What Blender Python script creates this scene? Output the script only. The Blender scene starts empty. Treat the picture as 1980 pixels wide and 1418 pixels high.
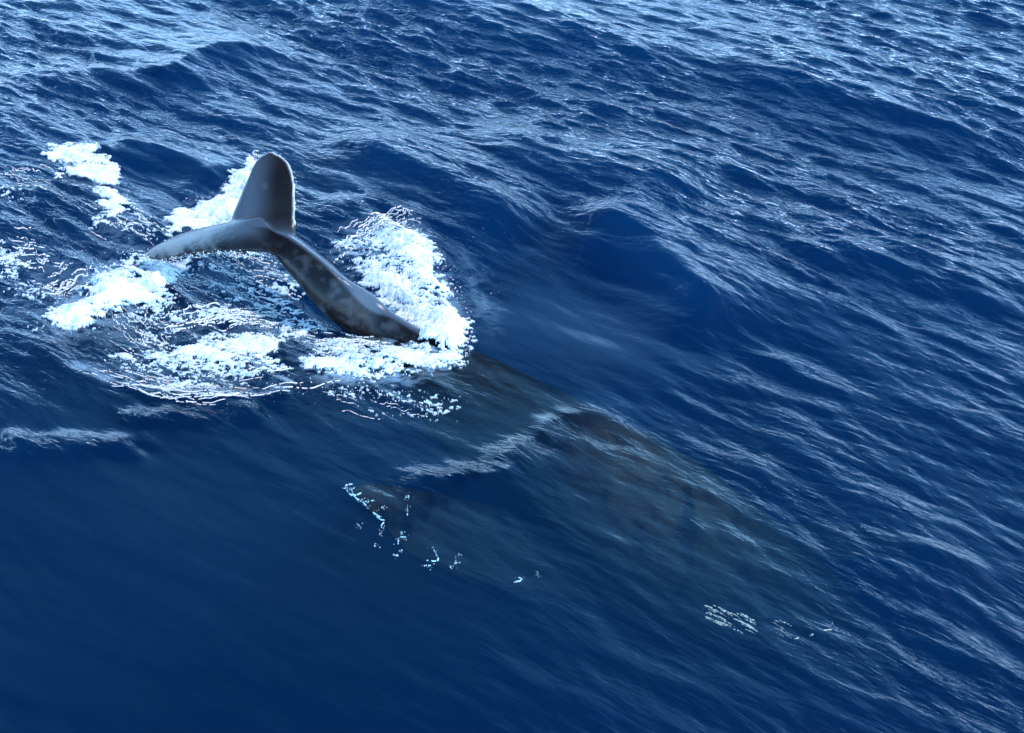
import bpy, bmesh, math, random
import numpy as np
from mathutils import Vector, Matrix
rad = math.radians
random.seed(7)
rng = np.random.default_rng(11)
scene = bpy.context.scene

# ------------------------------------------------------------------ camera
CAM_H, PITCH, HFOV = 12.0, 38.0, 46.0          # metres, degrees below the horizon, degrees
W0, H0 = 1980.0, 1418.0
cd = bpy.data.cameras.new('camera'); cam = bpy.data.objects.new('camera', cd)
scene.collection.objects.link(cam); scene.camera = cam
cam.location = (0, 0, CAM_H); cam.rotation_euler = (rad(90 - PITCH), 0, 0)
cd.sensor_width = 36; cd.lens = 18 / math.tan(rad(HFOV / 2)); cd.clip_end = 6000; cd.clip_start = 0.1

# ------------------------------------------------------------------ light
SUN_EL, SUN_AZ = 50.0, 102.0                    # azimuth from +Y (away from the camera) towards +X
sd = Vector((math.sin(rad(SUN_AZ)) * math.cos(rad(SUN_EL)), math.cos(rad(SUN_AZ)) * math.cos(rad(SUN_EL)), math.sin(rad(SUN_EL))))
world = bpy.data.worlds.new('World'); scene.world = world; world.use_nodes = True
wn = world.node_tree; wn.nodes.clear()
sky = wn.nodes.new('ShaderNodeTexSky'); sky.sky_type = 'NISHITA'; sky.sun_disc = False
sky.sun_elevation = rad(SUN_EL); sky.sun_rotation = rad(SUN_AZ)
sky.air_density = 1.0; sky.dust_density = 1.2; sky.ozone_density = 1.0
bg = wn.nodes.new('ShaderNodeBackground'); bg.inputs['Strength'].default_value = 0.05
wo = wn.nodes.new('ShaderNodeOutputWorld')
# thin broken cloud, thicker towards the horizon
wtc = wn.nodes.new('ShaderNodeTexCoord'); sep = wn.nodes.new('ShaderNodeSeparateXYZ'); wn.links.new(wtc.outputs['Generated'], sep.inputs[0])
wmp = wn.nodes.new('ShaderNodeMapping'); wmp.inputs['Scale'].default_value = (1, 1, 3.2); wn.links.new(wtc.outputs['Generated'], wmp.inputs[0])
wno = wn.nodes.new('ShaderNodeTexNoise'); wno.inputs['Scale'].default_value = 1.7; wno.inputs['Detail'].default_value = 5; wn.links.new(wmp.outputs[0], wno.inputs['Vector'])
wrp = wn.nodes.new('ShaderNodeMapRange'); wrp.inputs[1].default_value = .30; wrp.inputs[2].default_value = .62; wrp.inputs[3].default_value = .35; wn.links.new(wno.outputs['Fac'], wrp.inputs[0])
wel = wn.nodes.new('ShaderNodeMapRange'); wel.inputs[1].default_value = .84; wel.inputs[2].default_value = .06; wel.inputs[3].default_value = .02; wel.inputs[4].default_value = 1.0; wn.links.new(sep.outputs['Z'], wel.inputs[0])
wmu = wn.nodes.new('ShaderNodeMath'); wmu.operation = 'MULTIPLY'; wn.links.new(wrp.outputs[0], wmu.inputs[0]); wn.links.new(wel.outputs[0], wmu.inputs[1])
wmx = wn.nodes.new('ShaderNodeMix'); wmx.data_type = 'RGBA'; wn.links.new(wmu.outputs[0], wmx.inputs['Factor']); wn.links.new(sky.outputs[0], wmx.inputs['A']); 
# cloud is brighter on the sun's side of the sky
wdt = wn.nodes.new('ShaderNodeVectorMath'); wdt.operation = 'DOT_PRODUCT'; wn.links.new(wtc.outputs['Generated'], wdt.inputs[0]); wdt.inputs[1].default_value = sd
wsb = wn.nodes.new('ShaderNodeMapRange'); wsb.inputs[1].default_value = .0; wsb.inputs[2].default_value = .75; wsb.inputs[3].default_value = .25; wsb.inputs[4].default_value = 1.9; wn.links.new(wdt.outputs['Value'], wsb.inputs[0])
wcl = wn.nodes.new('ShaderNodeVectorMath'); wcl.operation = 'SCALE'; 
wcz = wn.nodes.new('ShaderNodeMapRange'); wcz.inputs[1].default_value = .0; wcz.inputs[2].default_value = .42; wn.links.new(sep.outputs['Z'], wcz.inputs[0])
wcm = wn.nodes.new('ShaderNodeMix'); wcm.data_type = 'RGBA'; wn.links.new(wcz.outputs[0], wcm.inputs['Factor']); wcm.inputs['A'].default_value = (52.0, 86.0, 124.0, 1); wcm.inputs['B'].default_value = (14.0, 48.0, 98.0, 1); wn.links.new(wcm.outputs['Result'], wcl.inputs[0]); 
wlo = wn.nodes.new('ShaderNodeMapRange'); wlo.interpolation_type = 'SMOOTHSTEP'; wlo.inputs[1].default_value = .22; wlo.inputs[2].default_value = .60; wn.links.new(sep.outputs['Z'], wlo.inputs[0])
wmf = wn.nodes.new('ShaderNodeMix'); wmf.inputs['A'].default_value = 1.15; wn.links.new(wlo.outputs[0], wmf.inputs['Factor']); wn.links.new(wsb.outputs[0], wmf.inputs['B']); wn.links.new(wmf.outputs['Result'], wcl.inputs['Scale']); wn.links.new(wcl.outputs[0], wmx.inputs['B'])
wn.links.new(wmx.outputs['Result'], bg.inputs[0]); wn.links.new(bg.outputs[0], wo.inputs[0])
sl = bpy.data.lights.new('sun', 'SUN'); sl.energy = 2.5; sl.angle = rad(2.0); sl.color = (1.0, 0.98, 0.955)
sun = bpy.data.objects.new('sun', sl); scene.collection.objects.link(sun)
sun.rotation_euler = (-sd).to_track_quat('-Z', 'Y').to_euler(); sun.location = sd * 60

vs = scene.view_settings
vs.view_transform = 'Standard'; vs.look = 'None'; vs.exposure = 0.45; vs.gamma = 1.0; vs.use_curve_mapping = False
scene.render.engine = 'CYCLES'
cy = scene.cycles
cy.use_denoising = True; cy.denoiser = 'OPENIMAGEDENOISE'
cy.max_bounces = 6; cy.diffuse_bounces = 2; cy.glossy_bounces = 2; cy.transmission_bounces = 4
cy.volume_bounces = 1; cy.transparent_max_bounces = 16; cy.sample_clamp_indirect = 4.0; cy.sample_clamp_direct = 0.0
cy.caustics_reflective = False; cy.caustics_refractive = False

# ------------------------------------------------------------------ picture <-> place
F = (W0 / 2) / math.tan(rad(HFOV / 2)); cp, sp = math.cos(rad(PITCH)), math.sin(rad(PITCH))
def ray(u, v):
    a, b = (u - W0 / 2) / F, -(v - H0 / 2) / F
    return np.array([a, cp + b * sp, -sp + b * cp])
def at_z(u, v, z=0.0):
    r = ray(u, v); t = (z - CAM_H) / r[2]; return np.array([0, 0, CAM_H]) + r * t
def at_y(u, v, y):
    r = ray(u, v); return np.array([0, 0, CAM_H]) + r * (y / r[1])
def pix(x, y, z=0.0):                            # where a spot on the sea lies in the photograph's measure
    dz = z - CAM_H; d = y * cp - dz * sp; h = y * sp + dz * cp
    return W0 / 2 + F * x / d, H0 / 2 - F * h / d

# ------------------------------------------------------------------ helpers
def link(o, parent=None):
    scene.collection.objects.link(o)
    if parent: o.parent = parent
    return o
def tag(o, label=None, cat=None, group=None, kind=None):
    if label: o['label'] = label
    if cat: o['category'] = cat
    if group: o['group'] = group
    if kind: o['kind'] = kind
    return o
def np_mesh(name, co, faces, mat, smooth=True, parent=None):
    me = bpy.data.meshes.new(name); n = len(co); m, k = faces.shape
    me.vertices.add(n); me.vertices.foreach_set('co', np.ascontiguousarray(co, dtype=np.float32).ravel())
    me.loops.add(m * k); me.loops.foreach_set('vertex_index', np.ascontiguousarray(faces, dtype=np.int32).ravel())
    me.polygons.add(m); me.polygons.foreach_set('loop_start', np.arange(0, m * k, k, dtype=np.int32))
    me.polygons.foreach_set('use_smooth', np.full(m, smooth))
    me.update(calc_edges=True)
    if mat: me.materials.append(mat)
    return link(bpy.data.objects.new(name, me), parent)
def add_attr(o, name, vals):
    a = o.data.attributes.new(name, 'FLOAT', 'POINT'); a.data.foreach_set('value', np.ascontiguousarray(vals, dtype=np.float32).ravel())
def smooth(a, b, x):
    t = np.clip((x - a) / (b - a), 0, 1); return t * t * (3 - 2 * t)

# random fields from a filtered spectrum, tiled and sampled anywhere
class Field:
    def __init__(s, L, N, filt, seed):
        r = np.random.default_rng(seed); s.L, s.N = L, N
        k = 2 * np.pi * np.fft.fftfreq(N, L / N); kx, ky = np.meshgrid(k, k, indexing='ij')
        S = np.fft.fft2(r.standard_normal((N, N))) * filt(kx, ky, np.hypot(kx, ky) + 1e-9)
        s.g = np.fft.ifft2(S).real; s.g -= s.g.mean()
        gx, gy = np.gradient(s.g, L / N); s.slope = math.sqrt((gx**2 + gy**2).mean())
    def scale_slope(s, v): s.g *= v / s.slope; return s
    def uniform(s):                              # equalise to 0..1
        f = s.g.ravel(); q = np.empty_like(f); q[np.argsort(f)] = np.linspace(0, 1, f.size); s.g = q.reshape(s.g.shape); return s
    def unit(s): s.g /= s.g.std(); return s
    def __call__(s, x, y):
        fx = np.mod(x / s.L, 1) * s.N; fy = np.mod(y / s.L, 1) * s.N
        i = np.floor(fx).astype(int); j = np.floor(fy).astype(int); a = fx - i; b = fy - j
        i %= s.N; j %= s.N; i1 = (i + 1) % s.N; j1 = (j + 1) % s.N; g = s.g
        return (g[i, j] * (1 - a) + g[i1, j] * a) * (1 - b) + (g[i, j1] * (1 - a) + g[i1, j1] * a) * b

CREST = rad(-37)                                 # the way wave crests run: to the right and towards us
WX, WY = -math.sin(CREST), math.cos(CREST)       # the way the waves travel
def wind(l0, l1, power, spread):
    def f(kx, ky, k):
        k0, k1 = 2 * np.pi / l1, 2 * np.pi / l0
        band = smooth(k0 * .6, k0 * 1.2, k) * (1 - smooth(k1 * .8, k1 * 1.3, k))
        c = np.abs(kx * WX + ky * WY) / k
        return band * k ** (-power) * (c ** spread + 0.012)
    return f
big = Field(61.0, 768, wind(2.2, 11.0, 2.2, 5), 3).scale_slope(1.0)
mid = Field(43.0, 1024, wind(0.55, 2.6, 2.1, 9), 4).scale_slope(1.0)
small = Field(29.0, 1536, wind(0.13, 0.85, 2.15, 13), 5).scale_slope(1.0)
gust = Field(37.0, 512, wind(2.5, 12.0, 1.6, 2), 6).unit()

def polyline_dist(px, py, pts):
    """distance to a polyline and the signed side (positive: beyond it as seen from the camera)"""
    best = np.full(px.shape, 1e9); side = np.zeros(px.shape); tt = np.zeros(px.shape); n = len(pts) - 1
    for i in range(n):
        ax, ay = pts[i][:2]; bx, by = pts[i + 1][:2]; dx, dy = bx - ax, by - ay; L2 = dx * dx + dy * dy
        t = np.clip(((px - ax) * dx + (py - ay) * dy) / L2, 0, 1)
        qx, qy = px - (ax + t * dx), py - (ay + t * dy); d = np.hypot(qx, qy); m = d < best
        best = np.where(m, d, best); s = np.sign(dx * qy - dy * qx); side = np.where(m, s, side); tt = np.where(m, (i + t) / n, tt)
    return best, side, tt

def resample(p, n):
    p = np.array(p, float); k = len(p); t = np.linspace(0, k - 1, n); out = np.empty((n, p.shape[1]))
    for c in range(p.shape[1]):                  # Catmull-Rom
        q = np.concatenate([[2 * p[0, c] - p[1, c]], p[:, c], [2 * p[-1, c] - p[-2, c]]])
        i = np.minimum(t.astype(int), k - 2); f = t - i
        a, b, cc, d = q[i], q[i + 1], q[i + 2], q[i + 3]
        out[:, c] = 0.5 * (2 * b + (cc - a) * f + (2 * a - 5 * b + 4 * cc - d) * f**2 + (3 * b - a - 3 * cc + d) * f**3)
    return out

# swells of this sea: crest line in picture measure, height, breadth on the far side, breadth on the near side
CRESTS = [
    ([(600, 262), (700, 285), (790, 322), (880, 368), (970, 415), (1060, 462)], .40, .75, .85),
    ([(860, 252), (980, 285), (1100, 325), (1250, 350), (1400, 395)], .34, 1.2, .9),
    ([(1060, 432), (1150, 436), (1225, 462), (1290, 520), (1345, 590), (1360, 680)], .46, 1.2, .60),
    ([(930, 415), (1020, 470), (1075, 540), (1100, 620), (1085, 700), (1040, 750)], .0, .5, .5),
    ([(-60, 150), (120, 152), (300, 150), (420, 105), (560, 88)], .26, 1.2, .9),
    ([(120, 282), (240, 288), (330, 305), (400, 330), (450, 362)], .22, .45, .6),
    ([(590, 385), (680, 395), (770, 425), (850, 480), (890, 560)], .16, .45, .4),
    ([(680, 955), (790, 945), (890, 930), (1000, 882), (1080, 835), (1140, 812), (1200, 845), (1300, 880)], .12, .26, .45),
    ([(-80, 868), (60, 868), (180, 868), (330, 862)], .045, .22, .35),
    ([(200, 812), (300, 812), (420, 806), (520, 812)], .03, .2, .3),
    ([(540, 15), (640, 62), (740, 80), (900, 100)], .16, 1.0, .8),
    ([(1350, 95), (1500, 140), (1650, 190), (1800, 240), (2000, 330)], .20, 1.3, 1.0),
    ([(1500, 430), (1650, 490), (1800, 545), (1980, 600)], .14, .8, .9),
    ([(1400, 800), (1560, 900), (1750, 1040), (1900, 1200)], .12, .8, .8),
    ([(120, 700), (200, 738), (300, 765), (420, 772), (520, 765), (600, 740)], .09, .22, .25),
]
CREST_W = [(np.array([at_z(u, v)[:2] for u, v in resample(p, 28)]), h, bf, bn) for p, h, bf, bn in CRESTS]
HOLLOWS = [((1140, 560), .16, 1.1, 1.0), ((960, 560), .10, .5, .9), ((330, 335), .08, .9, .6), ((1190, 620), .08, .8, .8)]
# how ruffled the skin of the sea is: slick round the whale and in the near left, ruffled beyond
SLICKS = [((560, 1180), .9, 520, 330), ((180, 960), .85, 360, 160), ((150, 1300), .8, 520, 240), ((1050, 600), .9, 190, 170), ((640, 350), .5, 260, 60),
          ((1230, 640), .7, 130, 130), ((350, 330), .45, 130, 50), ((1180, 1180), .35, 300, 160), ((1200, 1380), .4, 320, 160), ((960, 830), .7, 200, 90), ((1150, 960), .6, 200, 90), ((1400, 1100), .35, 200, 110)]
def chop(x, y):
    u, v = pix(x, np.clip(y, 3, 80)); c = np.ones_like(x)
    for (a, b), s, ru, rv in SLICKS:
        c *= 1 - s * np.exp(-(((u - a) / ru) ** 2 + ((v - b) / rv) ** 2) ** 1.3)
    c *= 0.62 + 0.60 * smooth(850, 60, v)
    out = c * (1 + .22 * gust(x, y)); near = (np.abs(x) < 22) & (y > 5) & (y < 42)
    if near.any():                                # crests are ruffled
        xn, yn = x[near], y[near]; add = np.zeros_like(xn)
        for i, (pts, hh, bf, bn) in enumerate(CREST_W):
            if i in (0, 2, 6, 7, 8, 9, 14):
                d, sd_, t = polyline_dist(xn, yn, pts); add = np.maximum(add, ((1.2 if i > 7 else .8) if i in (7, 8, 9) else .3) * np.exp(-(d / (bf * 1.1)) ** 2) * smooth(0, .2, t) * smooth(1, .8, t))
        out[near] = out[near] + add
    return np.clip(out, .09, 1.6)

def height(x, y, fine=True):
    x = np.asarray(x, float); y = np.asarray(y, float)
    c = chop(x, y); far = 1 - smooth(60, 140, np.hypot(x, y))
    uu, vv = pix(x, np.clip(y, 3, 80)); ring = np.exp(-(((uu - 930) / 430) ** 2 + ((vv - 430) / 230) ** 2) ** 2)
    h = big(x, y) * (1 - .6 * ring) * .065 * (.45 + .55 * c)
    m = mid(x, y) * (1 - .55 * ring) * (1 - .42 * smooth(450, 1050, vv)); h = h + m * .094 * (.06 + .94 * c) 
    if fine: h = h + small(x, y) * .21 * (.05 + .95 * c)
    if fine:                                     # a weaker train crossing the first
        ca, sa = math.cos(rad(27)), math.sin(rad(27)); h = h + small((x * ca - y * sa) * .8 + 5, (x * sa + y * ca) * .8) * .13 * (.03 + .97 * c)
        h = h + mid((x * ca + y * sa) * 1.1 + 9, (-x * sa + y * ca) * 1.1) * .035 * (.1 + .9 * c)
    near = (np.abs(x) < 22) & (y > 5) & (y < 42)
    if near.any():
        xn, yn = x[near], y[near]; wob = .12 * mid(xn, yn) * 3 + .10 * big(xn, yn); add = np.zeros_like(xn)
        for pts, hh, bf, bn in CREST_W:
            d, s, t = polyline_dist(xn, yn, pts); s2 = s
            d = np.maximum(d * s2 + wob, 0) / bf + np.maximum(-(d * s2 + wob), 0) / bn
            end = smooth(0, .32, t) * smooth(1, .78, t)
            add += hh * np.exp(-np.abs(d) ** 1.35) * end
        for (u, v), dp, rx, ry in HOLLOWS:
            p = at_z(u, v); add -= dp * np.exp(-((xn - p[0]) / rx) ** 2 - ((yn - p[1]) / ry) ** 2)
        h[near] += add
    return h * far

# ------------------------------------------------------------------ materials
def nodes(name):
    m = bpy.data.materials.new(name); m.use_nodes = True; t = m.node_tree; t.nodes.clear(); return m, t, t.nodes, t.links
def nd(t, ty, **kw):
    n = t.nodes.new(ty)
    for k, v in kw.items():
        if k in n.bl_rna.properties: setattr(n, k, v)
        else: n.inputs[k.replace('_', ' ')].default_value = v
    return n

def water_material():
    m, t, N, L = nodes('sea_water')
    geo = nd(t, 'ShaderNodeNewGeometry'); att = nd(t, 'ShaderNodeAttribute', attribute_name='chop')
    def ripple(rot, sx, sy, scale, detail, dist):
        mp = nd(t, 'ShaderNodeMapping', vector_type='TEXTURE'); mp.inputs['Rotation'].default_value = (0, 0, rad(-rot)); mp.inputs['Scale'].default_value = (1 / sx, 1 / sy, 1)
        L.new(geo.outputs['Position'], mp.inputs[0])
        n = nd(t, 'ShaderNodeTexNoise'); n.inputs['Scale'].default_value = scale; n.inputs['Detail'].default_value = detail; n.inputs['Distortion'].default_value = dist
        L.new(mp.outputs[0], n.inputs['Vector']); return n.outputs['Fac']
    a = ripple(40, .6, 2.0, 2.6, 3, .8); b = ripple(30, .8, 2.6, 5.5, 2, .6)
    def bump(hgt, dist, strength, prev=None):
        bp = nd(t, 'ShaderNodeBump'); bp.inputs['Distance'].default_value = dist
        L.new(hgt, bp.inputs['Height'])
        if isinstance(strength, float): bp.inputs['Strength'].default_value = strength
        else: L.new(strength, bp.inputs['Strength'])
        if prev: L.new(prev, bp.inputs['Normal'])
        return bp.outputs[0]
    ms = nd(t, 'ShaderNodeMath', operation='MULTIPLY'); L.new(att.outputs['Fac'], ms.inputs[0]); ms.inputs[1].default_value = .62
    nrm = bump(a, .075, ms.outputs[0]); nrm = bump(b, .035, ms.outputs[0], nrm)
    fr = nd(t, 'ShaderNodeFresnel'); fr.inputs['IOR'].default_value = 1.34; L.new(nrm, fr.inputs['Normal'])
    gl = nd(t, 'ShaderNodeBsdfGlossy'); gl.inputs['Roughness'].default_value = .085; L.new(nrm, gl.inputs['Normal'])
    tr = nd(t, 'ShaderNodeBsdfTransparent'); mx = nd(t, 'ShaderNodeMixShader')
    L.new(fr.outputs[0], mx.inputs[0]); L.new(tr.outputs[0], mx.inputs[1]); L.new(gl.outputs[0], mx.inputs[2])
    fa = nd(t, 'ShaderNodeAttribute', attribute_name='froth'); df = nd(t, 'ShaderNodeBsdfDiffuse'); df.inputs[0].default_value = (.34, .50, .64, 1)
    mf = nd(t, 'ShaderNodeMixShader'); L.new(fa.outputs['Fac'], mf.inputs[0]); L.new(mx.outputs[0], mf.inputs[1]); L.new(df.outputs[0], mf.inputs[2]); mx = mf
    sig_a = (.44, .225, .13); sig_s = (.0, .0310, .094)
    da = 1.0; ab = nd(t, 'ShaderNodeVolumeAbsorption'); ab.inputs['Density'].default_value = da; ab.inputs['Color'].default_value = (*[1 - s / da for s in sig_a], 1)
    ds = .2; sc = nd(t, 'ShaderNodeVolumeScatter'); sc.inputs['Density'].default_value = ds; sc.inputs['Color'].default_value = (*[s / ds for s in sig_s], 1); sc.inputs['Anisotropy'].default_value = 0.0
    ad = nd(t, 'ShaderNodeAddShader'); L.new(ab.outputs[0], ad.inputs[0]); L.new(sc.outputs[0], ad.inputs[1])
    out = nd(t, 'ShaderNodeOutputMaterial'); L.new(mx.outputs[0], out.inputs['Surface']); L.new(ad.outputs[0], out.inputs['Volume'])
    return m

def foam_material():
    m, t, N, L = nodes('sea_foam')
    geo = nd(t, 'ShaderNodeNewGeometry'); att = nd(t, 'ShaderNodeAttribute', attribute_name='body')
    n = nd(t, 'ShaderNodeTexNoise', Scale=38.0, Detail=4.0); L.new(geo.outputs['Position'], n.inputs['Vector'])
    bp = nd(t, 'ShaderNodeBump'); bp.inputs['Distance'].default_value = .02; bp.inputs['Strength'].default_value = .7; L.new(n.outputs['Fac'], bp.inputs['Height'])
    rp = nd(t, 'ShaderNodeValToRGB'); rp.color_ramp.elements[0].color = (.34, .46, .58, 1); rp.color_ramp.elements[1].color = (.80, .79, .77, 1)
    rp.color_ramp.elements[1].position = .58; nb = nd(t, 'ShaderNodeTexNoise', Scale=9.0, Detail=5.0); nb.inputs['Roughness'].default_value = .65; L.new(geo.outputs['Position'], nb.inputs['Vector'])
    am = nd(t, 'ShaderNodeMath', operation='MULTIPLY_ADD'); L.new(nb.outputs['Fac'], am.inputs[0]); am.inputs[1].default_value = 1.1; am.inputs[2].default_value = -.50; ao = nd(t, 'ShaderNodeMath', operation='ADD'); L.new(am.outputs[0], ao.inputs[0]); L.new(att.outputs['Fac'], ao.inputs[1]); L.new(ao.outputs[0], rp.inputs[0])
    p = nd(t, 'ShaderNodeBsdfPrincipled'); p.inputs['Roughness'].default_value = .7; L.new(rp.outputs[0], p.inputs['Base Color']); L.new(bp.outputs[0], p.inputs['Normal'])
    out = nd(t, 'ShaderNodeOutputMaterial'); L.new(p.outputs[0], out.inputs['Surface']); return m

def glint_material(col):
    m, t, N, L = nodes('painted_glints')
    p = nd(t, 'ShaderNodeBsdfPrincipled'); p.inputs['Roughness'].default_value = .6; p.inputs['Base Color'].default_value = (*col, 1)
    out = nd(t, 'ShaderNodeOutputMaterial'); L.new(p.outputs[0], out.inputs['Surface']); return m

def skin_material():
    m, t, N, L = nodes('whale_skin')
    geo = nd(t, 'ShaderNodeNewGeometry'); tc = nd(t, 'ShaderNodeTexCoord')
    pale = nd(t, 'ShaderNodeAttribute', attribute_name='pale'); mot = nd(t, 'ShaderNodeAttribute', attribute_name='mottle'); grey = nd(t, 'ShaderNodeAttribute', attribute_name='grey')
    n1 = nd(t, 'ShaderNodeTexNoise', Scale=2.2, Detail=6.0); n2 = nd(t, 'ShaderNodeTexNoise', Scale=4.2, Detail=2.5); n3 = nd(t, 'ShaderNodeTexNoise', Scale=45.0, Detail=3.0)
    for n in (n1, n2, n3): L.new(tc.outputs['Object'], n.inputs['Vector'])
    r1 = nd(t, 'ShaderNodeValToRGB'); e = r1.color_ramp.elements
    e[0].position = .3; e[0].color = (.0045, .004, .0048, 1); e[1].position = .72; e[1].color = (.011, .0098, .011, 1); L.new(n1.outputs['Fac'], r1.inputs[0])
    g = nd(t, 'ShaderNodeMix', data_type='RGBA'); L.new(grey.outputs['Fac'], g.inputs['Factor']); L.new(r1.outputs[0], g.inputs['A']); g.inputs['B'].default_value = (.060, .078, .105, 1)  # blue-grey paints in the sky's sheen on dark wet skin
    r2 = nd(t, 'ShaderNodeValToRGB'); e = r2.color_ramp.elements; e[0].position = .50; e[0].color = (0, 0, 0, 1); e[1].position = .70; e[1].color = (1, 1, 1, 1); L.new(n2.outputs['Fac'], r2.inputs[0])
    mm = nd(t, 'ShaderNodeMath', operation='MULTIPLY'); L.new(r2.outputs[0], mm.inputs[0]); L.new(mot.outputs['Fac'], mm.inputs[1])
    g2 = nd(t, 'ShaderNodeMix', data_type='RGBA'); L.new(mm.outputs[0], g2.inputs['Factor']); L.new(g.outputs['Result'], g2.inputs['A']); g2.inputs['B'].default_value = (.042, .044, .052, 1)
    blm = nd(t, 'ShaderNodeAttribute', attribute_name='bloom'); r4 = nd(t, 'ShaderNodeMapRange'); r4.inputs[1].default_value = .3; r4.inputs[2].default_value = .7; r4.inputs[3].default_value = .45; L.new(n1.outputs['Fac'], r4.inputs[0])
    bm_ = nd(t, 'ShaderNodeMath', operation='MULTIPLY'); L.new(blm.outputs['Fac'], bm_.inputs[0]); L.new(r4.outputs[0], bm_.inputs[1])
    g5 = nd(t, 'ShaderNodeMix', data_type='RGBA'); L.new(bm_.outputs[0], g5.inputs['Factor']); L.new(g2.outputs['Result'], g5.inputs['A']); g5.inputs['B'].default_value = (.120, .088, .064, 1); g2 = g5
    r3 = nd(t, 'ShaderNodeMath', operation='MULTIPLY_ADD'); L.new(n3.outputs['Fac'], r3.inputs[0]); r3.inputs[1].default_value = 1.2; r3.inputs[2].default_value = .35
    pm = nd(t, 'ShaderNodeMath', operation='MULTIPLY', use_clamp=True); L.new(pale.outputs['Fac'], pm.inputs[0]); L.new(r3.outputs[0], pm.inputs[1])
    g3 = nd(t, 'ShaderNodeMix', data_type='RGBA'); L.new(pm.outputs[0], g3.inputs['Factor']); L.new(g2.outputs['Result'], g3.inputs['A']); g3.inputs['B'].default_value = (.62, .64, .66, 1)
    bp = nd(t, 'ShaderNodeBump'); bp.inputs['Distance'].default_value = .02; bp.inputs['Strength'].default_value = .5; L.new(n2.outputs['Fac'], bp.inputs['Height'])
    bq = nd(t, 'ShaderNodeBump'); bq.inputs['Distance'].default_value = .009; bq.inputs['Strength'].default_value = .5; L.new(n3.outputs['Fac'], bq.inputs['Height']); L.new(bp.outputs[0], bq.inputs['Normal'])
    p = nd(t, 'ShaderNodeBsdfPrincipled'); p.inputs['Roughness'].default_value = .16; p.inputs['IOR'].default_value = 1.42
    wt = nd(t, 'ShaderNodeAttribute', attribute_name='wet'); sp_ = nd(t, 'ShaderNodeMapRange'); sp_.inputs[3].default_value = .34; sp_.inputs[4].default_value = .03; L.new(wt.outputs['Fac'], sp_.inputs[0]); L.new(sp_.outputs[0], p.inputs['Specular IOR Level'])
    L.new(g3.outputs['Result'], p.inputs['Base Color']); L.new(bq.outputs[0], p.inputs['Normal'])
    out = nd(t, 'ShaderNodeOutputMaterial'); L.new(p.outputs[0], out.inputs['Surface']); return m

M_WATER, M_FOAM, M_SKIN = water_material(), foam_material(), skin_material()
M_GLINT2 = glint_material((.34, .60, .72)); M_GLINT3 = glint_material((.62, .88, .95))  # pale colours for glints painted onto the water surface

def poly_sd(u, v, poly):
    inside = np.zeros(u.shape, bool); best = np.full(u.shape, 1e9); n = len(poly)
    for i in range(n):
        ax, ay = poly[i]; bx, by = poly[(i + 1) % n]; dx, dy = bx - ax, by - ay
        t = np.clip(((u - ax) * dx + (v - ay) * dy) / (dx * dx + dy * dy + 1e-9), 0, 1)
        best = np.minimum(best, np.hypot(u - ax - t * dx, v - ay - t * dy))
        c = ((ay > v) != (by > v)) & (u < dx * (v - ay) / (by - ay + 1e-12) + ax); inside ^= c
    return np.where(inside, best, -best)
def ani(l0, l1, power, ang, sx, sy):
    ca, sa = math.cos(rad(ang)), math.sin(rad(ang))
    def f(kx, ky, k):
        a = (kx * ca + ky * sa) * sx; b = (-kx * sa + ky * ca) * sy; q = np.hypot(a, b) + 1e-9
        return smooth(2 * np.pi / l1 * .5, 2 * np.pi / l1, q) * (1 - smooth(2 * np.pi / l0, 2 * np.pi / l0 * 1.5, q)) * q ** (-power)
    return f
n_frac = Field(13.0, 1024, ani(.05, 1.6, 1.45, -14, 1.7, .75), 21).uniform()
n_fine = Field(7.0, 768, ani(.025, .25, 1.0, -10, 1.3, .8), 22).uniform()
n_vein = Field(11.0, 1024, ani(.10, .8, 1.3, -16, 1.6, .75), 23).unit()
lump = Field(9.0, 768, ani(.08, .9, 2.3, 0, 1, 1), 24).unit()

FROTH = [([(640, 470), (720, 445), (800, 450), (870, 560), (900, 650), (880, 700), (780, 738), (640, 738), (580, 700), (620, 650), (780, 655), (690, 540)], .72, 30), ([(80, 600), (190, 520), (360, 495), (350, 560), (250, 615), (120, 650)], .5, 30),
         ([(240, 480), (360, 495), (560, 500), (620, 600), (600, 720), (400, 765), (220, 700), (120, 560)], .13, 40), ([(-60, 470), (160, 490), (200, 620), (60, 650), (-60, 560)], .12, 40),
         ([(200, 380), (420, 380), (330, 490), (180, 500)], .13, 40), ([(890, 500), (960, 560), (960, 640), (910, 600)], .14, 26),
         ([(130, 705), (200, 742), (300, 768), (430, 775), (560, 762), (560, 752), (420, 760), (300, 752), (210, 725), (140, 690)], .34, 10)]
def froth(x, y):
    out = np.zeros_like(x); m = (x > -11) & (x < 1) & (y > 13) & (y < 26); xn, yn = x[m], y[m]; u, v = pix(xn, yn); a = np.zeros_like(xn)
    for poly, c, soft in FROTH: a = np.maximum(a, c * smooth(-soft, soft, poly_sd(u, v, poly)))
    out[m] = a * smooth(.25, .85, .5 * n_frac(xn, yn) + .5 * (1 - np.abs(n_vein(xn, yn)) * .8)); return out

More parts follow.
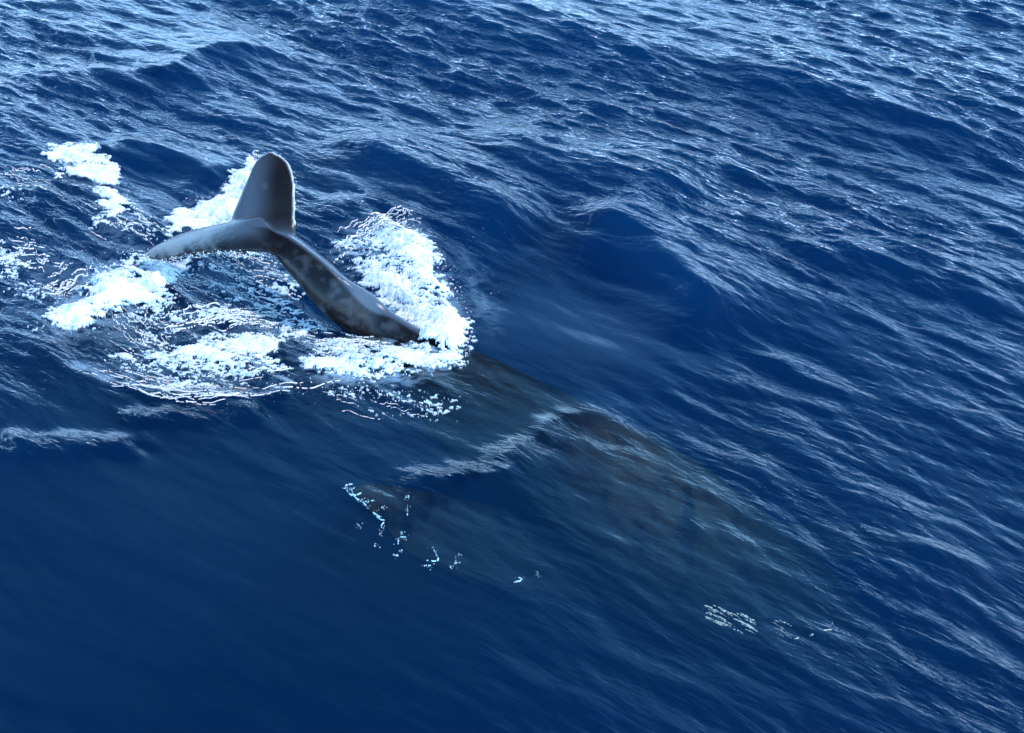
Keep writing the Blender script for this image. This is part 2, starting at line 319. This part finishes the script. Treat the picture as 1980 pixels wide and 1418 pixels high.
# ------------------------------------------------------------------ the sea
def axis(lo, hi, step0, step1, ext_lo, ext_hi):
    a = [lo]
    while a[-1] < hi: a.append(a[-1] + step0 + (step1 - step0) * (a[-1] - lo) / (hi - lo))
    s = step1
    while a[-1] < ext_hi: s *= 1.16; a.append(a[-1] + s)
    b = []; s = step0; x = lo
    while x > ext_lo: s *= 1.16; x -= s; b.append(x)
    return np.array(b[::-1] + a)
def build_sea():
    xs = axis(-15.0, 15.0, .040, .040, -1900, 1900); ys = axis(7.2, 33.0, .034, .062, -1900, 2500)
    X, Y = np.meshgrid(xs, ys, indexing='ij'); nx, ny = X.shape
    x, y = X.ravel(), Y.ravel(); z = height(x, y)
    idx = np.arange(nx * ny).reshape(nx, ny)
    q = np.stack([idx[:-1, :-1], idx[1:, :-1], idx[1:, 1:], idx[:-1, 1:]], -1).reshape(-1, 4)
    # walls and bottom close the body of water
    ring = np.concatenate([idx[:, 0], idx[-1, 1:], idx[-2::-1, -1], idx[0, -2:0:-1]]); n0 = nx * ny; R = len(ring)
    low = np.stack([x[ring], y[ring], np.full(R, -70.0)], -1); co = np.concatenate([np.stack([x, y, z], -1), low, [[0, 0, -70.0]]])
    i = np.arange(R); j = (i + 1) % R
    walls = np.stack([ring[j], ring[i], n0 + i, n0 + j], -1)
    o = np_mesh('sea_water', co, np.concatenate([q, walls]), M_WATER)
    bm = bmesh.new(); bm.from_mesh(o.data); bm.verts.ensure_lookup_table()
    c = bm.verts[n0 + R]; bm.verts.remove(c); bm.verts.ensure_lookup_table()
    f = bm.faces.new([bm.verts[n0 + k] for k in range(R)][::-1]); bm.to_mesh(o.data); bm.free()
    add_attr(o, 'chop', np.concatenate([chop(x, y), np.zeros(R)]))
    add_attr(o, 'froth', np.concatenate([froth(x, y), np.zeros(R)]))
    return tag(o, kind='structure')
sea = build_sea()

# ------------------------------------------------------------------ the whale
def loft(bm, rings):
    vr = [[bm.verts.new(p) for p in r] for r in rings]; n = len(vr[0])
    for a, b in zip(vr[:-1], vr[1:]):
        for i in range(n): bm.faces.new((a[i], a[(i + 1) % n], b[(i + 1) % n], b[i]))
    bm.faces.new(vr[0][::-1]); bm.faces.new(vr[-1])
def blade(bm, A, B, thick, n=60, k=20):
    """a lens between two edge curves"""
    A, B = resample(A, n), resample(B, n); rings = []; T = resample([[q] for q in thick], n)[:, 0]; mid_ = (A + B) / 2
    for i in range(n):
        ax = mid_[min(i + 1, n - 1)] - mid_[max(i - 1, 0)]; ch = B[i] - A[i]; nn = np.cross(ax, ch); nn /= np.linalg.norm(nn) + 1e-9; r = []
        for j in range(k):
            th = 2 * math.pi * j / k; r.append(Vector((A[i] + B[i]) / 2 + ch * .5 * math.cos(th) + nn * T[i] * math.sin(th) * (1 - .25 * math.cos(th))))
        rings.append(r)
    loft(bm, rings)
SPINE = [  # u, v, z, half breadth, half height
    (492, 452, 1.12, .10, .07), (545, 470, 1.06, .27, .17), (600, 520, .82, .33, .29), (655, 577, .42, .37, .36), (725, 630, -.12, .35, .38),
    (805, 686, -.48, .42, .47), (880, 752, -.90, .80, .78), (985, 835, -1.48, 1.10, .98), (1120, 935, -2.15, 1.42, 1.2), (1275, 1035, -2.7, 1.5, 1.3),
    (1430, 1125, -3.5, 1.34, 1.15), (1580, 1210, -4.5, 1.0, .85), (1720, 1290, -5.3, .32, .28)]
L_FAR = [(505, 418, 17.75), (455, 429, 17.95), (400, 441, 18.25), (350, 455, 18.45), (305, 475, 18.4), (280, 493, 18.2)]
L_NEAR = [(590, 520, 16.95), (520, 490, 17.0), (440, 487, 17.2), (370, 492, 17.5), (310, 504, 17.8), (280, 497, 18.1)]
R_LEFT = [(470, 450, 17.75), (448, 425, 18.0), (462, 385, 18.25), (478, 345, 18.5), (494, 312, 18.7), (520, 293, 18.85)]
R_RIGHT = [(575, 470, 17.55), (573, 430, 17.85), (573, 390, 18.1), (571, 348, 18.4), (558, 312, 18.7), (530, 293, 18.85)]
yy = lambda L: [at_y(*p) for p in L]
def ragged(P, a, n=60):
    P = resample(P, n); t = np.linspace(0, 1, n); w = sum(np.sin(t * f + ph) / k for f, ph, k in ((31, 1, 1), (57, 2.2, 1.3), (93, .4, 1.7), (140, 3, 2.2)))
    P[:, 2] += a * w * (t > .05) * (t < .97); P[:, 0] += a * .6 * np.roll(w, 7) * (t < .97); return P
def spine_pts():
    return np.array([[*at_z(u, v, z), w, h] for u, v, z, w, h in SPINE])
def build_whale():
    bm = bmesh.new(); S = resample(spine_pts(), 90); rings = []
    for i, s in enumerate(S):
        ax = S[min(i + 1, 89), :3] - S[max(i - 1, 0), :3]; ax /= np.linalg.norm(ax)
        side = np.cross(ax, [0, 0, 1]); side /= np.linalg.norm(side); up = np.cross(side, ax); r = []
        t = i / 89; keel = .20 * smooth(.62, .25, t) + .05
        for j in range(32):
            th = 2 * math.pi * j / 32; c, sn = math.cos(th), math.sin(th)
            kk = 1 + keel * max(0, sn) ** 8; wv = s[3] * c * (1 - .22 * keel * 3 * max(0, sn)); r.append(Vector(s[:3] + side * wv + up * s[4] * sn * kk))
        rings.append(r)
    loft(bm, rings)
    blade(bm, yy(L_FAR), ragged(yy(L_NEAR), .012), [.13, .13, .11, .09, .06, .025])
    blade(bm, yy(R_LEFT), ragged(yy(R_RIGHT), .005), [.14, .13, .11, .085, .06, .025])
    # flippers, the near one stretched out to the left under the surface
    zz = lambda L: [at_z(*p) for p in L]
    blade(bm, zz([(1230, 985, -2.9), (1080, 975, -2.5), (930, 968, -2.0), (800, 945, -1.45), (715, 935, -1.0), (672, 945, -.75)]),
          zz([(1260, 1175, -3.4), (1100, 1160, -2.9), (930, 1128, -2.3), (810, 1085, -1.7), (735, 1010, -1.1), (678, 952, -.77)]), [.22, .17, .13, .10, .06, .02])
    blade(bm, zz([(1480, 1020, -3.2), (1580, 1010, -3.6), (1690, 1015, -4.1), (1790, 1050, -4.6)]), zz([(1420, 1120, -3.4), (1540, 1100, -3.8), (1660, 1080, -4.3), (1780, 1060, -4.7)]), [.2, .15, .1, .02])
    me = bpy.data.meshes.new('rough'); bm.normal_update(); bmesh.ops.recalc_face_normals(bm, faces=bm.faces); bm.to_mesh(me); bm.free()
    tmp = bpy.data.objects.new('rough', me); link(tmp)
    r = tmp.modifiers.new('r', 'REMESH'); r.mode = 'VOXEL'; r.voxel_size = .032; r.use_smooth_shade = True
    sm = tmp.modifiers.new('s', 'SMOOTH'); sm.factor = .5; sm.iterations = 7
    dg = bpy.context.evaluated_depsgraph_get(); me2 = bpy.data.meshes.new_from_object(tmp.evaluated_get(dg)); bpy.data.objects.remove(tmp)
    me2.name = 'whale'; me2.materials.clear(); me2.materials.append(M_SKIN)
    o = link(bpy.data.objects.new('whale', me2)); n = len(me2.vertices)
    for p in me2.polygons: p.use_smooth = True
    co = np.empty(n * 3); me2.vertices.foreach_get('co', co); co = co.reshape(-1, 3); no = np.empty(n * 3); me2.vertices.foreach_get('normal', no); no = no.reshape(-1, 3)
    def near(curve, r):
        c = resample(yy(curve) if len(curve[0]) == 3 else curve, 40); d = np.full(n, 9.0)
        for q in c: d = np.minimum(d, np.linalg.norm(co - q, axis=1))
        return smooth(r, r * .3, d)
    tail = co[:, 2] > -.3
    pale = near(R_RIGHT[1:], .075) * .9 + near(R_LEFT[2:], .05) * .7 + near(L_FAR[4:], .12) * .8 + near(L_NEAR[1:], .03) * .25
    # scar ring on the raised lobe
    sc = at_y(514, 358, 18.35); dd = np.linalg.norm((co - sc) * [1, .5, 1], axis=1); pale += .035 * np.exp(-((dd - .05) / .018) ** 2)
    # flippers are mottled pale
    c = resample([at_z(u, v, z) for u, v, z in [(1130, 1085, -2.75), (1000, 1062, -2.35), (900, 1040, -2.0), (800, 1008, -1.45), (690, 948, -.8)]], 30)
    d = np.full(n, 9.0)
    for q in c: d = np.minimum(d, np.linalg.norm(co - q, axis=1))
    pale += .015 * smooth(.85, .4, d)
    add_attr(o, 'pale', np.clip(pale, 0, 1))
    S = spine_pts(); cc = resample(S[:, :3], 300)[:150]; dmin = np.full(n, 9.0); off = np.zeros(n)
    left = np.array([-.55, -.83, 0.0])
    for q in cc:
        v = co - q; dist = np.linalg.norm(v, axis=1); m = dist < dmin; dmin = np.where(m, dist, dmin); off = np.where(m, v @ left, off)
    flank = smooth(.0, .12, off) * smooth(-.3, .1, co[:, 2]) * smooth(17.3, 16.9, co[:, 1])
    add_attr(o, 'mottle', flank * .9 * tail); fl_ = smooth(.85, .5, d); add_attr(o, 'bloom', smooth(.5, 2.0, co[:, 0]) * smooth(-.6, -1.2, co[:, 2]) * (1 - fl_) + .27 * fl_); add_attr(o, 'wet', smooth(.0, -.12, co[:, 2]))
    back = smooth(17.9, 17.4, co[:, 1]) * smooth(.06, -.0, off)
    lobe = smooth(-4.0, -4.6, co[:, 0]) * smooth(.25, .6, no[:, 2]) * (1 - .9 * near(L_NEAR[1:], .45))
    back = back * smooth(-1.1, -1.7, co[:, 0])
    add_attr(o, 'grey', np.clip((back + lobe) * tail, 0, 1) * .95)  # sky reflection on the tail's upper faces, painted as a grey mask
    return tag(o, 'grey humpback whale diving with its tail flukes raised out of the water', 'whale')
whale = build_whale()

# ------------------------------------------------------------------ foam
def foam_patch(name, regions, label, step=(.010, .0145), mound=0.0, thick=.05, lift=.0, mat=None, base=None, z_off=0.0):
    """regions: (polygon in picture measure, cover 0..1, softness of the edge, share of veins)"""
    allp = [at_z(u, v)[:2] for poly, *_ in regions for u, v in poly]; lo = np.min(allp, 0) - .3; hi = np.max(allp, 0) + .3
    xs = np.arange(lo[0], hi[0], step[0]); ys = np.arange(lo[1], hi[1], step[1]); X, Y = np.meshgrid(xs, ys, indexing='ij')
    U, V = pix(X, Y); warp = n_vein(X * .6 + 3, Y * .6) * 7; warp2 = n_vein(X * .5 + 9, Y * .5 + 4) * 5
    cover = np.zeros_like(X); vein = np.zeros_like(X); core = np.zeros_like(X)
    for poly, c, soft, ve in regions:
        sdist = poly_sd(U + warp, V + warp2, poly); m = smooth(-soft * .9, soft * 1.5, sdist) * c
        vein = np.where(m > cover, ve, vein); cover = np.maximum(cover, m); core = np.maximum(core, smooth(0, 45, sdist) * c)
    nz = (.5 * n_frac(X, Y) + .5 * n_fine(X, Y)); nz = smooth(.08, .92, nz) 
    v1 = 1 - np.exp(-np.abs(n_vein(X, Y)) * 1.15)                 # near 0 along the veins
    nz = nz * (1 - vein) + vein * (.55 * v1 + .45 * nz)
    keepv = cover - nz                                            # foam where positive
    t = np.clip(keepv, 0, 1); Z = height(X.ravel(), Y.ravel()).reshape(X.shape)
    hgt = lift + thick * t * (1 + .3 * lump(X, Y)) + mound * core ** 1.5 * (1 + .3 * lump(X * .3, Y * .3))
    Z = Z + z_off + np.maximum(hgt, .004)
    nx, ny = X.shape; idx = np.arange(nx * ny).reshape(nx, ny); k = keepv > 0
    kf = k[:-1, :-1] & k[1:, :-1] & k[1:, 1:] & k[:-1, 1:]
    q = np.stack([idx[:-1, :-1], idx[1:, :-1], idx[1:, 1:], idx[:-1, 1:]], -1)[kf]
    used = np.zeros(nx * ny, bool); used[q.ravel()] = True; remap = np.cumsum(used) - 1
    co = np.stack([X.ravel(), Y.ravel(), Z.ravel()], -1)[used]; q = remap[q]
    # turned-down rim gives the foam its thickness
    e = np.concatenate([q[:, [0, 1]], q[:, [1, 2]], q[:, [2, 3]], q[:, [3, 0]]]); key = np.sort(e, 1); kk = key[:, 0].astype(np.int64) * len(co) + key[:, 1]
    _, inv, cnt = np.unique(kk, return_inverse=True, return_counts=True); be = e[cnt[inv] == 1]; n0 = len(co)
    rimv = np.unique(be); rm = np.full(n0, -1); rm[rimv] = n0 + np.arange(len(rimv)); lowc = co[rimv].copy(); lowc[:, 2] -= .025
    q = np.concatenate([q, np.stack([be[:, 1], be[:, 0], rm[be[:, 0]], rm[be[:, 1]]], -1)]); body = (t.ravel()[used]) 
    o = np_mesh(name, np.concatenate([co, lowc]), q, mat or M_FOAM); add_attr(o, 'body', np.concatenate([body, body[rimv]]))
    return tag(o, label, 'foam', None, 'stuff')

foam_patch('foam', [([(92, 292), (130, 281), (185, 290), (225, 315), (242, 345), (225, 366), (185, 366), (150, 356), (112, 348), (125, 318), (98, 330)], .9, 10, .35),
                    ([(90, 285), (140, 280), (180, 300), (140, 330), (100, 325)], .5, 10, .5)],
           'round patch of white foam at the far left, beyond the flukes')
foam_patch('foam', [([(185, 372), (215, 375), (243, 405), (232, 425), (205, 438), (172, 452), (155, 455), (178, 432), (200, 412), (185, 395)], .90, 9, .1),
                    ([(140, 350), (270, 380), (330, 420), (325, 480), (200, 480), (160, 455), (230, 440)], .30, 30, .7)],
           'small hooked streak of white foam between the far round patch and the left fluke')
foam_patch('splash', [([(322, 420), (345, 402), (400, 388), (430, 368), (452, 345), (475, 318), (500, 300), (520, 310), (520, 440), (430, 452), (360, 462), (325, 460)], .97, 9, .15)],
           'white splash thrown up behind the raised fluke lobe', mound=.16)
foam_patch('splash', [([(52, 612), (100, 598), (165, 565), (175, 530), (230, 508), (300, 500), (358, 498), (352, 545), (318, 575), (250, 600), (190, 625), (150, 645), (100, 640)], .95, 16, .2),
                      ([(40, 600), (120, 590), (150, 520), (220, 490), (330, 480), (390, 520), (330, 610), (160, 660), (60, 640)], .42, 22, .4)],
           'dense white splash beneath the tip of the left fluke', mound=.14)
foam_patch('splash', [([(690, 520), (740, 480), (790, 435), (832, 470), (858, 530), (888, 590), (905, 635), (890, 676), (850, 690), (800, 655), (750, 600), (705, 550)], .88, 14, .35),
                      ([(800, 600), (870, 560), (900, 620), (905, 660), (880, 690), (800, 680)], 1.15, 30, .0),
                      ([(640, 500), (650, 465), (700, 448), (780, 425), (800, 480), (760, 560), (700, 545)], .50, 16, .55)],
           'large white splash on the right side of the tail stock', mound=.18)
foam_patch('splash', [([(572, 700), (600, 675), (680, 655), (760, 650), (810, 650), (890, 678), (872, 705), (800, 725), (740, 740), (670, 735), (600, 722)], .90, 18, .35),
                      ([(740, 660), (890, 655), (890, 690), (780, 720)], 1.1, 22, .0),
                      ([(570, 640), (700, 640), (770, 655), (690, 690), (590, 690)], .45, 20, .6)],
           'white splash where the tail stock meets the water', mound=.10)
foam_patch('foam', [([(300, 680), (350, 668), (420, 655), (480, 640), (540, 628), (620, 615), (590, 645), (545, 655), (545, 690), (490, 702), (420, 702), (350, 700)], .86, 12, .25),
                    ([(290, 645), (330, 650), (400, 600), (350, 590), (320, 590), (345, 630)], .66, 12, .5),
                    ([(310, 590), (420, 570), (560, 575), (600, 600), (640, 640), (500, 640), (400, 645), (330, 650)], .60, 24, .8),
                    ([(205, 690), (240, 660), (330, 655), (580, 690), (570, 735), (500, 760), (420, 768), (300, 755), (235, 735)], .56, 20, .75),
                    ([(360, 490), (460, 480), (560, 495), (600, 570), (480, 590), (390, 560)], .46, 22, .85),
                    ([(430, 470), (560, 480), (575, 500), (440, 500)], .5, 10, .7),
                    ([(230, 620), (330, 600), (350, 650), (260, 680), (215, 670)], .42, 22, .8)],
           'lacy net of foam enclosed by the curved tail')
foam_patch('foam', [([(-40, 480), (60, 485), (100, 510), (60, 530), (-40, 540)], .55, 14, .5), ([(-40, 340), (50, 340), (100, 365), (60, 400), (-40, 400)], .24, 20, .4),
                    ([(60, 520), (180, 500), (150, 590), (60, 600), (-20, 560)], .27, 26, .6)],
           'thin broken foam streaks at the left edge of the picture')
foam_patch('foam', [([(585, 745), (700, 735), (800, 740), (890, 780), (870, 812), (780, 815), (640, 795)], .17, 16, .2)],
           'scattered foam flecks on the water over the whale back', step=(.011, .014))

# ------------------------------------------------------------------ refracted glints painted as pale ribbons along the flipper and by the head
def ribbons(name, lines, mat, label, z=.012):
    cos, fs = [], []; n0 = 0
    for pts, w in lines:
        p = np.array([at_z(u, v)[:2] for u, v in resample(pts, max(4, len(pts) * 5))]); n = len(p)
        tdir = np.gradient(p, axis=0); tdir /= np.linalg.norm(tdir, axis=1)[:, None] + 1e-9; nn = np.stack([-tdir[:, 1], tdir[:, 0]], -1)
        ww = w * .62 * (.35 + .65 * np.sin(np.linspace(.12, math.pi - .12, n))) * (1 + .45 * rng.standard_normal(n)); ww = np.clip(ww, w * .2, w * 1.8)[:, None]
        p = p + rng.standard_normal(p.shape) * w * .25
        a, b = p + nn * ww, p - nn * ww; hz = height(p[:, 0], p[:, 1]) + z
        cos += [np.c_[a, hz - .012], np.c_[p, hz + w * .5], np.c_[b, hz - .012]]; i = np.arange(n - 1); i = i[rng.random(n - 1) > .28]
        fs += [np.stack([n0 + i, n0 + i + 1, n0 + n + i + 1, n0 + n + i], -1), np.stack([n0 + n + i, n0 + n + i + 1, n0 + 2 * n + i + 1, n0 + 2 * n + i], -1)]; n0 += 3 * n
    o = np_mesh(name, np.concatenate(cos), np.concatenate(fs), mat); add_attr(o, 'body', np.full(n0, .7)); return tag(o, label, 'foam_and_glints', None, 'stuff')
fl = [([(667, 955), (672, 946), (684, 945)], .016), ([(689, 950), (682, 957), (678, 953)], .02), ([(671, 955), (680, 966), (692, 966), (700, 963)], .018), ([(680, 960), (690, 972), (704, 982)], .016),
      ([(700, 975), (707, 985), (716, 996)], .014), ([(707, 980), (724, 979)], .010), ([(723, 1000), (732, 1008), (735, 1013)], .022), ([(735, 1013), (744, 1016), (738, 1024), (739, 1029)], .014),
      ([(738, 992), (743, 993)], .012), ([(785, 974), (792, 973), (790, 970)], .010), ([(774, 1037), (780, 1042)], .009), ([(775, 1047), (785, 1048)], .009), ([(771, 1050), (770, 1062)], .010),
      ([(762, 1080), (765, 1083), (771, 1082)], .014), ([(772, 1073), (778, 1072)], .012), ([(735, 1040), (736, 1041)], .012), ([(725, 1063), (727, 1063)], .013),
      ([(838, 1067), (842, 1078), (848, 1090), (842, 1095), (826, 1093)], .013), ([(822, 1101), (834, 1103)], .011), ([(887, 1080), (889, 1081)], .010), ([(879, 1098), (890, 1096)], .009),
      ([(870, 1104), (875, 1107)], .009), ([(1001, 1124), (1008, 1127), (1004, 1132), (996, 1134)], .013), ([(788, 990), (789, 1000), (787, 1012)], .006), ([(1034, 1112), (1042, 1124)], .004), ([(690, 1020), (700, 1028)], .004)]
ribbons('foam_and_glints', fl, M_GLINT2, 'thin curling lines of painted glints over the outstretched flipper')
fleck = []  # loose specks breaking up the painted glint lines
for pts, w in fl:
    q = resample(pts, 30)
    for _ in range(8):
        u, v = q[random.randrange(30)]; p = at_z(u + random.gauss(0, 4), v + random.gauss(0, 3.2)); p[2] = float(height(p[:1], p[1:2])[0]) + .004; fleck.append((p, random.uniform(.005, .011)))
hd = []
for k in range(30):
    t = random.random(); u = 1370 + 85 * t + random.uniform(-4, 4); v = 1182 + 30 * t + random.choice((-12, -5, 2, 9, 16)) + random.uniform(-3, 3); Lh = random.uniform(14, 38)
    hd.append(([(u - Lh / 2, v - Lh * .22), (u, v + random.uniform(-2, 1)), (u + Lh / 2, v + Lh * .30)], random.uniform(.005, .011)))
for k in range(12):
    u = random.uniform(1492, 1530); v = 1190 + (u - 1490) * .3 + random.uniform(-2, 38); Lh = random.uniform(8, 18)
    hd.append(([(u - Lh / 2, v - Lh * .2), (u, v), (u + Lh / 2, v + Lh * .35)], random.uniform(.004, .008)))
hd += [([(1610, 1196), (1611, 1203)], .012), ([(1594, 1218), (1602, 1216), (1610, 1216)], .011), ([(1565, 1229), (1572, 1227)], .013), ([(1535, 1236), (1545, 1232)], .009)]
ribbons('foam_and_glints', hd, M_GLINT3, 'pale blue painted glint streaks over the whale head', z=-.01)

# ------------------------------------------------------------------ strands of foam
def strand_set(spec):
    out = []
    for (u0, v0, u1, v1, bow, n, spread, w) in spec:
        for _ in range(n):
            a = random.random() * .6; b = a + random.uniform(.12, .4); pts = []; ou, ov = random.gauss(0, spread * 1.4), random.gauss(0, spread)
            for q in range(7):
                t = a + (b - a) * q / 6; bb = bow * 4 * t * (1 - t); pts.append((u0 + (u1 - u0) * t + ou + random.gauss(0, 2.6), v0 + (v1 - v0) * t + bb + ov + random.gauss(0, 1.8)))
            out.append((pts, w * random.uniform(.5, 1.3)))
    return out
st = strand_set([(215, 690, 600, 735, 45, 26, 20, .009), (300, 650, 640, 620, -30, 32, 14, .014), (350, 500, 600, 590, -10, 40, 22, .013), (230, 600, 360, 690, 10, 34, 18, .014),
                 (640, 500, 830, 450, -25, 40, 14, .015), (130, 700, 620, 745, 52, 16, 6, .008), (0, 490, 130, 510, 0, 26, 14, .015), (180, 400, 330, 480, 0, 24, 20, .012),
                 (570, 650, 800, 660, 5, 40, 14, .014), (0, 350, 120, 380, 0, 14, 14, .010), (60, 560, 200, 520, 0, 26, 14, .013), (600, 745, 860, 800, 8, 6, 18, .005)])
ribbons('foam_strands', st, M_FOAM, 'thin white strands of foam drifting inside and around the curve of the tail', z=.008)

# ------------------------------------------------------------------ spray
def drops(name, spots, label):
    cos, fs = [], []; base = np.array([(1, 0, 0), (-1, 0, 0), (0, 1, 0), (0, -1, 0), (0, 0, 1), (0, 0, -1)], float)
    f0 = np.array([(0, 2, 4), (2, 1, 4), (1, 3, 4), (3, 0, 4), (2, 0, 5), (1, 2, 5), (3, 1, 5), (0, 3, 5)])
    for i, (p, r) in enumerate(spots):
        r *= .62; cos.append(base * r * rng.uniform(.7, 1.4, 3) + p); fs.append(f0 + 6 * i)
    o = np_mesh(name, np.concatenate(cos), np.concatenate(fs), M_FOAM); add_attr(o, 'body', np.ones(6 * len(spots))); return tag(o, label, 'spray', None, 'stuff')
def along(line, n, su, sv, z0, z1, r0, r1):
    L_ = resample(line, 200); out = []
    for _ in range(n):
        u, v = L_[random.randrange(200)]; z = random.uniform(z0, z1) ** 1; u += random.gauss(0, su); v += random.gauss(0, sv)
        p = at_z(u, v, 0); q = at_z(u, v, float(height(np.array([p[0]]), np.array([p[1]]))[0]) + z); out.append((q, random.uniform(r0, r1) * (.5 + random.random() ** 3)))
    return out
sp1 = along([(790, 430), (840, 480), (870, 540), (900, 600), (905, 660)], 320, 7, 8, .02, .22, .006, .014) + along([(880, 470), (930, 530), (960, 590)], 200, 38, 36, .02, .5, .003, .008)
sp1 += along([(640, 490), (700, 455), (780, 435)], 160, 14, 10, .01, .15, .006, .012)
drops('spray', sp1, 'fine droplets flung out beyond the large splash right of the tail')
sp2 = along([(320, 420), (380, 390), (430, 370), (470, 320), (500, 298)], 300, 6, 6, .02, .3, .006, .014)
drops('spray', sp2, 'droplets along the upper edge of the splash behind the fluke')
sp3 = along([(60, 610), (150, 560), (200, 510), (300, 495)], 260, 20, 12, .01, .2, .006, .013) + along([(100, 650), (200, 640), (330, 600)], 180, 20, 10, .01, .1, .005, .011)
sp3 += along([(220, 700), (350, 740), (480, 755), (580, 740)], 260, 25, 14, .005, .02, .006, .012)
drops('spray', sp3, 'droplets scattered over the water left of and below the tail')
sp4 = along([(600, 740), (700, 760), (850, 790)], 150, 35, 16, .003, .012, .008, .017)
drops('spray', sp4, 'white beads of water over the submerged tail stock')
def on_curve(curve, n, s, r0, r1):
    c = resample(yy(curve), 160); return [(c[random.randrange(160)] + np.array([random.gauss(0, s), random.gauss(0, s), random.gauss(0, s) - .03]), random.uniform(r0, r1)) for _ in range(n)]
sp5 = on_curve(L_NEAR[1:], 240, .03, .010, .024) + on_curve(R_RIGHT[2:], 36, .015, .008, .016) + on_curve(R_LEFT[2:], 70, .02, .008, .016)
drops('spray', sp5, 'water beads running off the edges of the flukes')
drops('foam_and_glints', fleck, 'tiny painted glints strewn beside the curling glint lines over the flipper')
dr = []
for p, rr in on_curve(L_NEAR[1:], 260, .02, .006, .013):
    lo = float(height(p[:1], p[1:2])[0]); p[2] = lo + (p[2] - lo) * random.random(); dr.append((p, rr))
drops('spray', dr, 'drips falling from the near edge of the left fluke into the water')
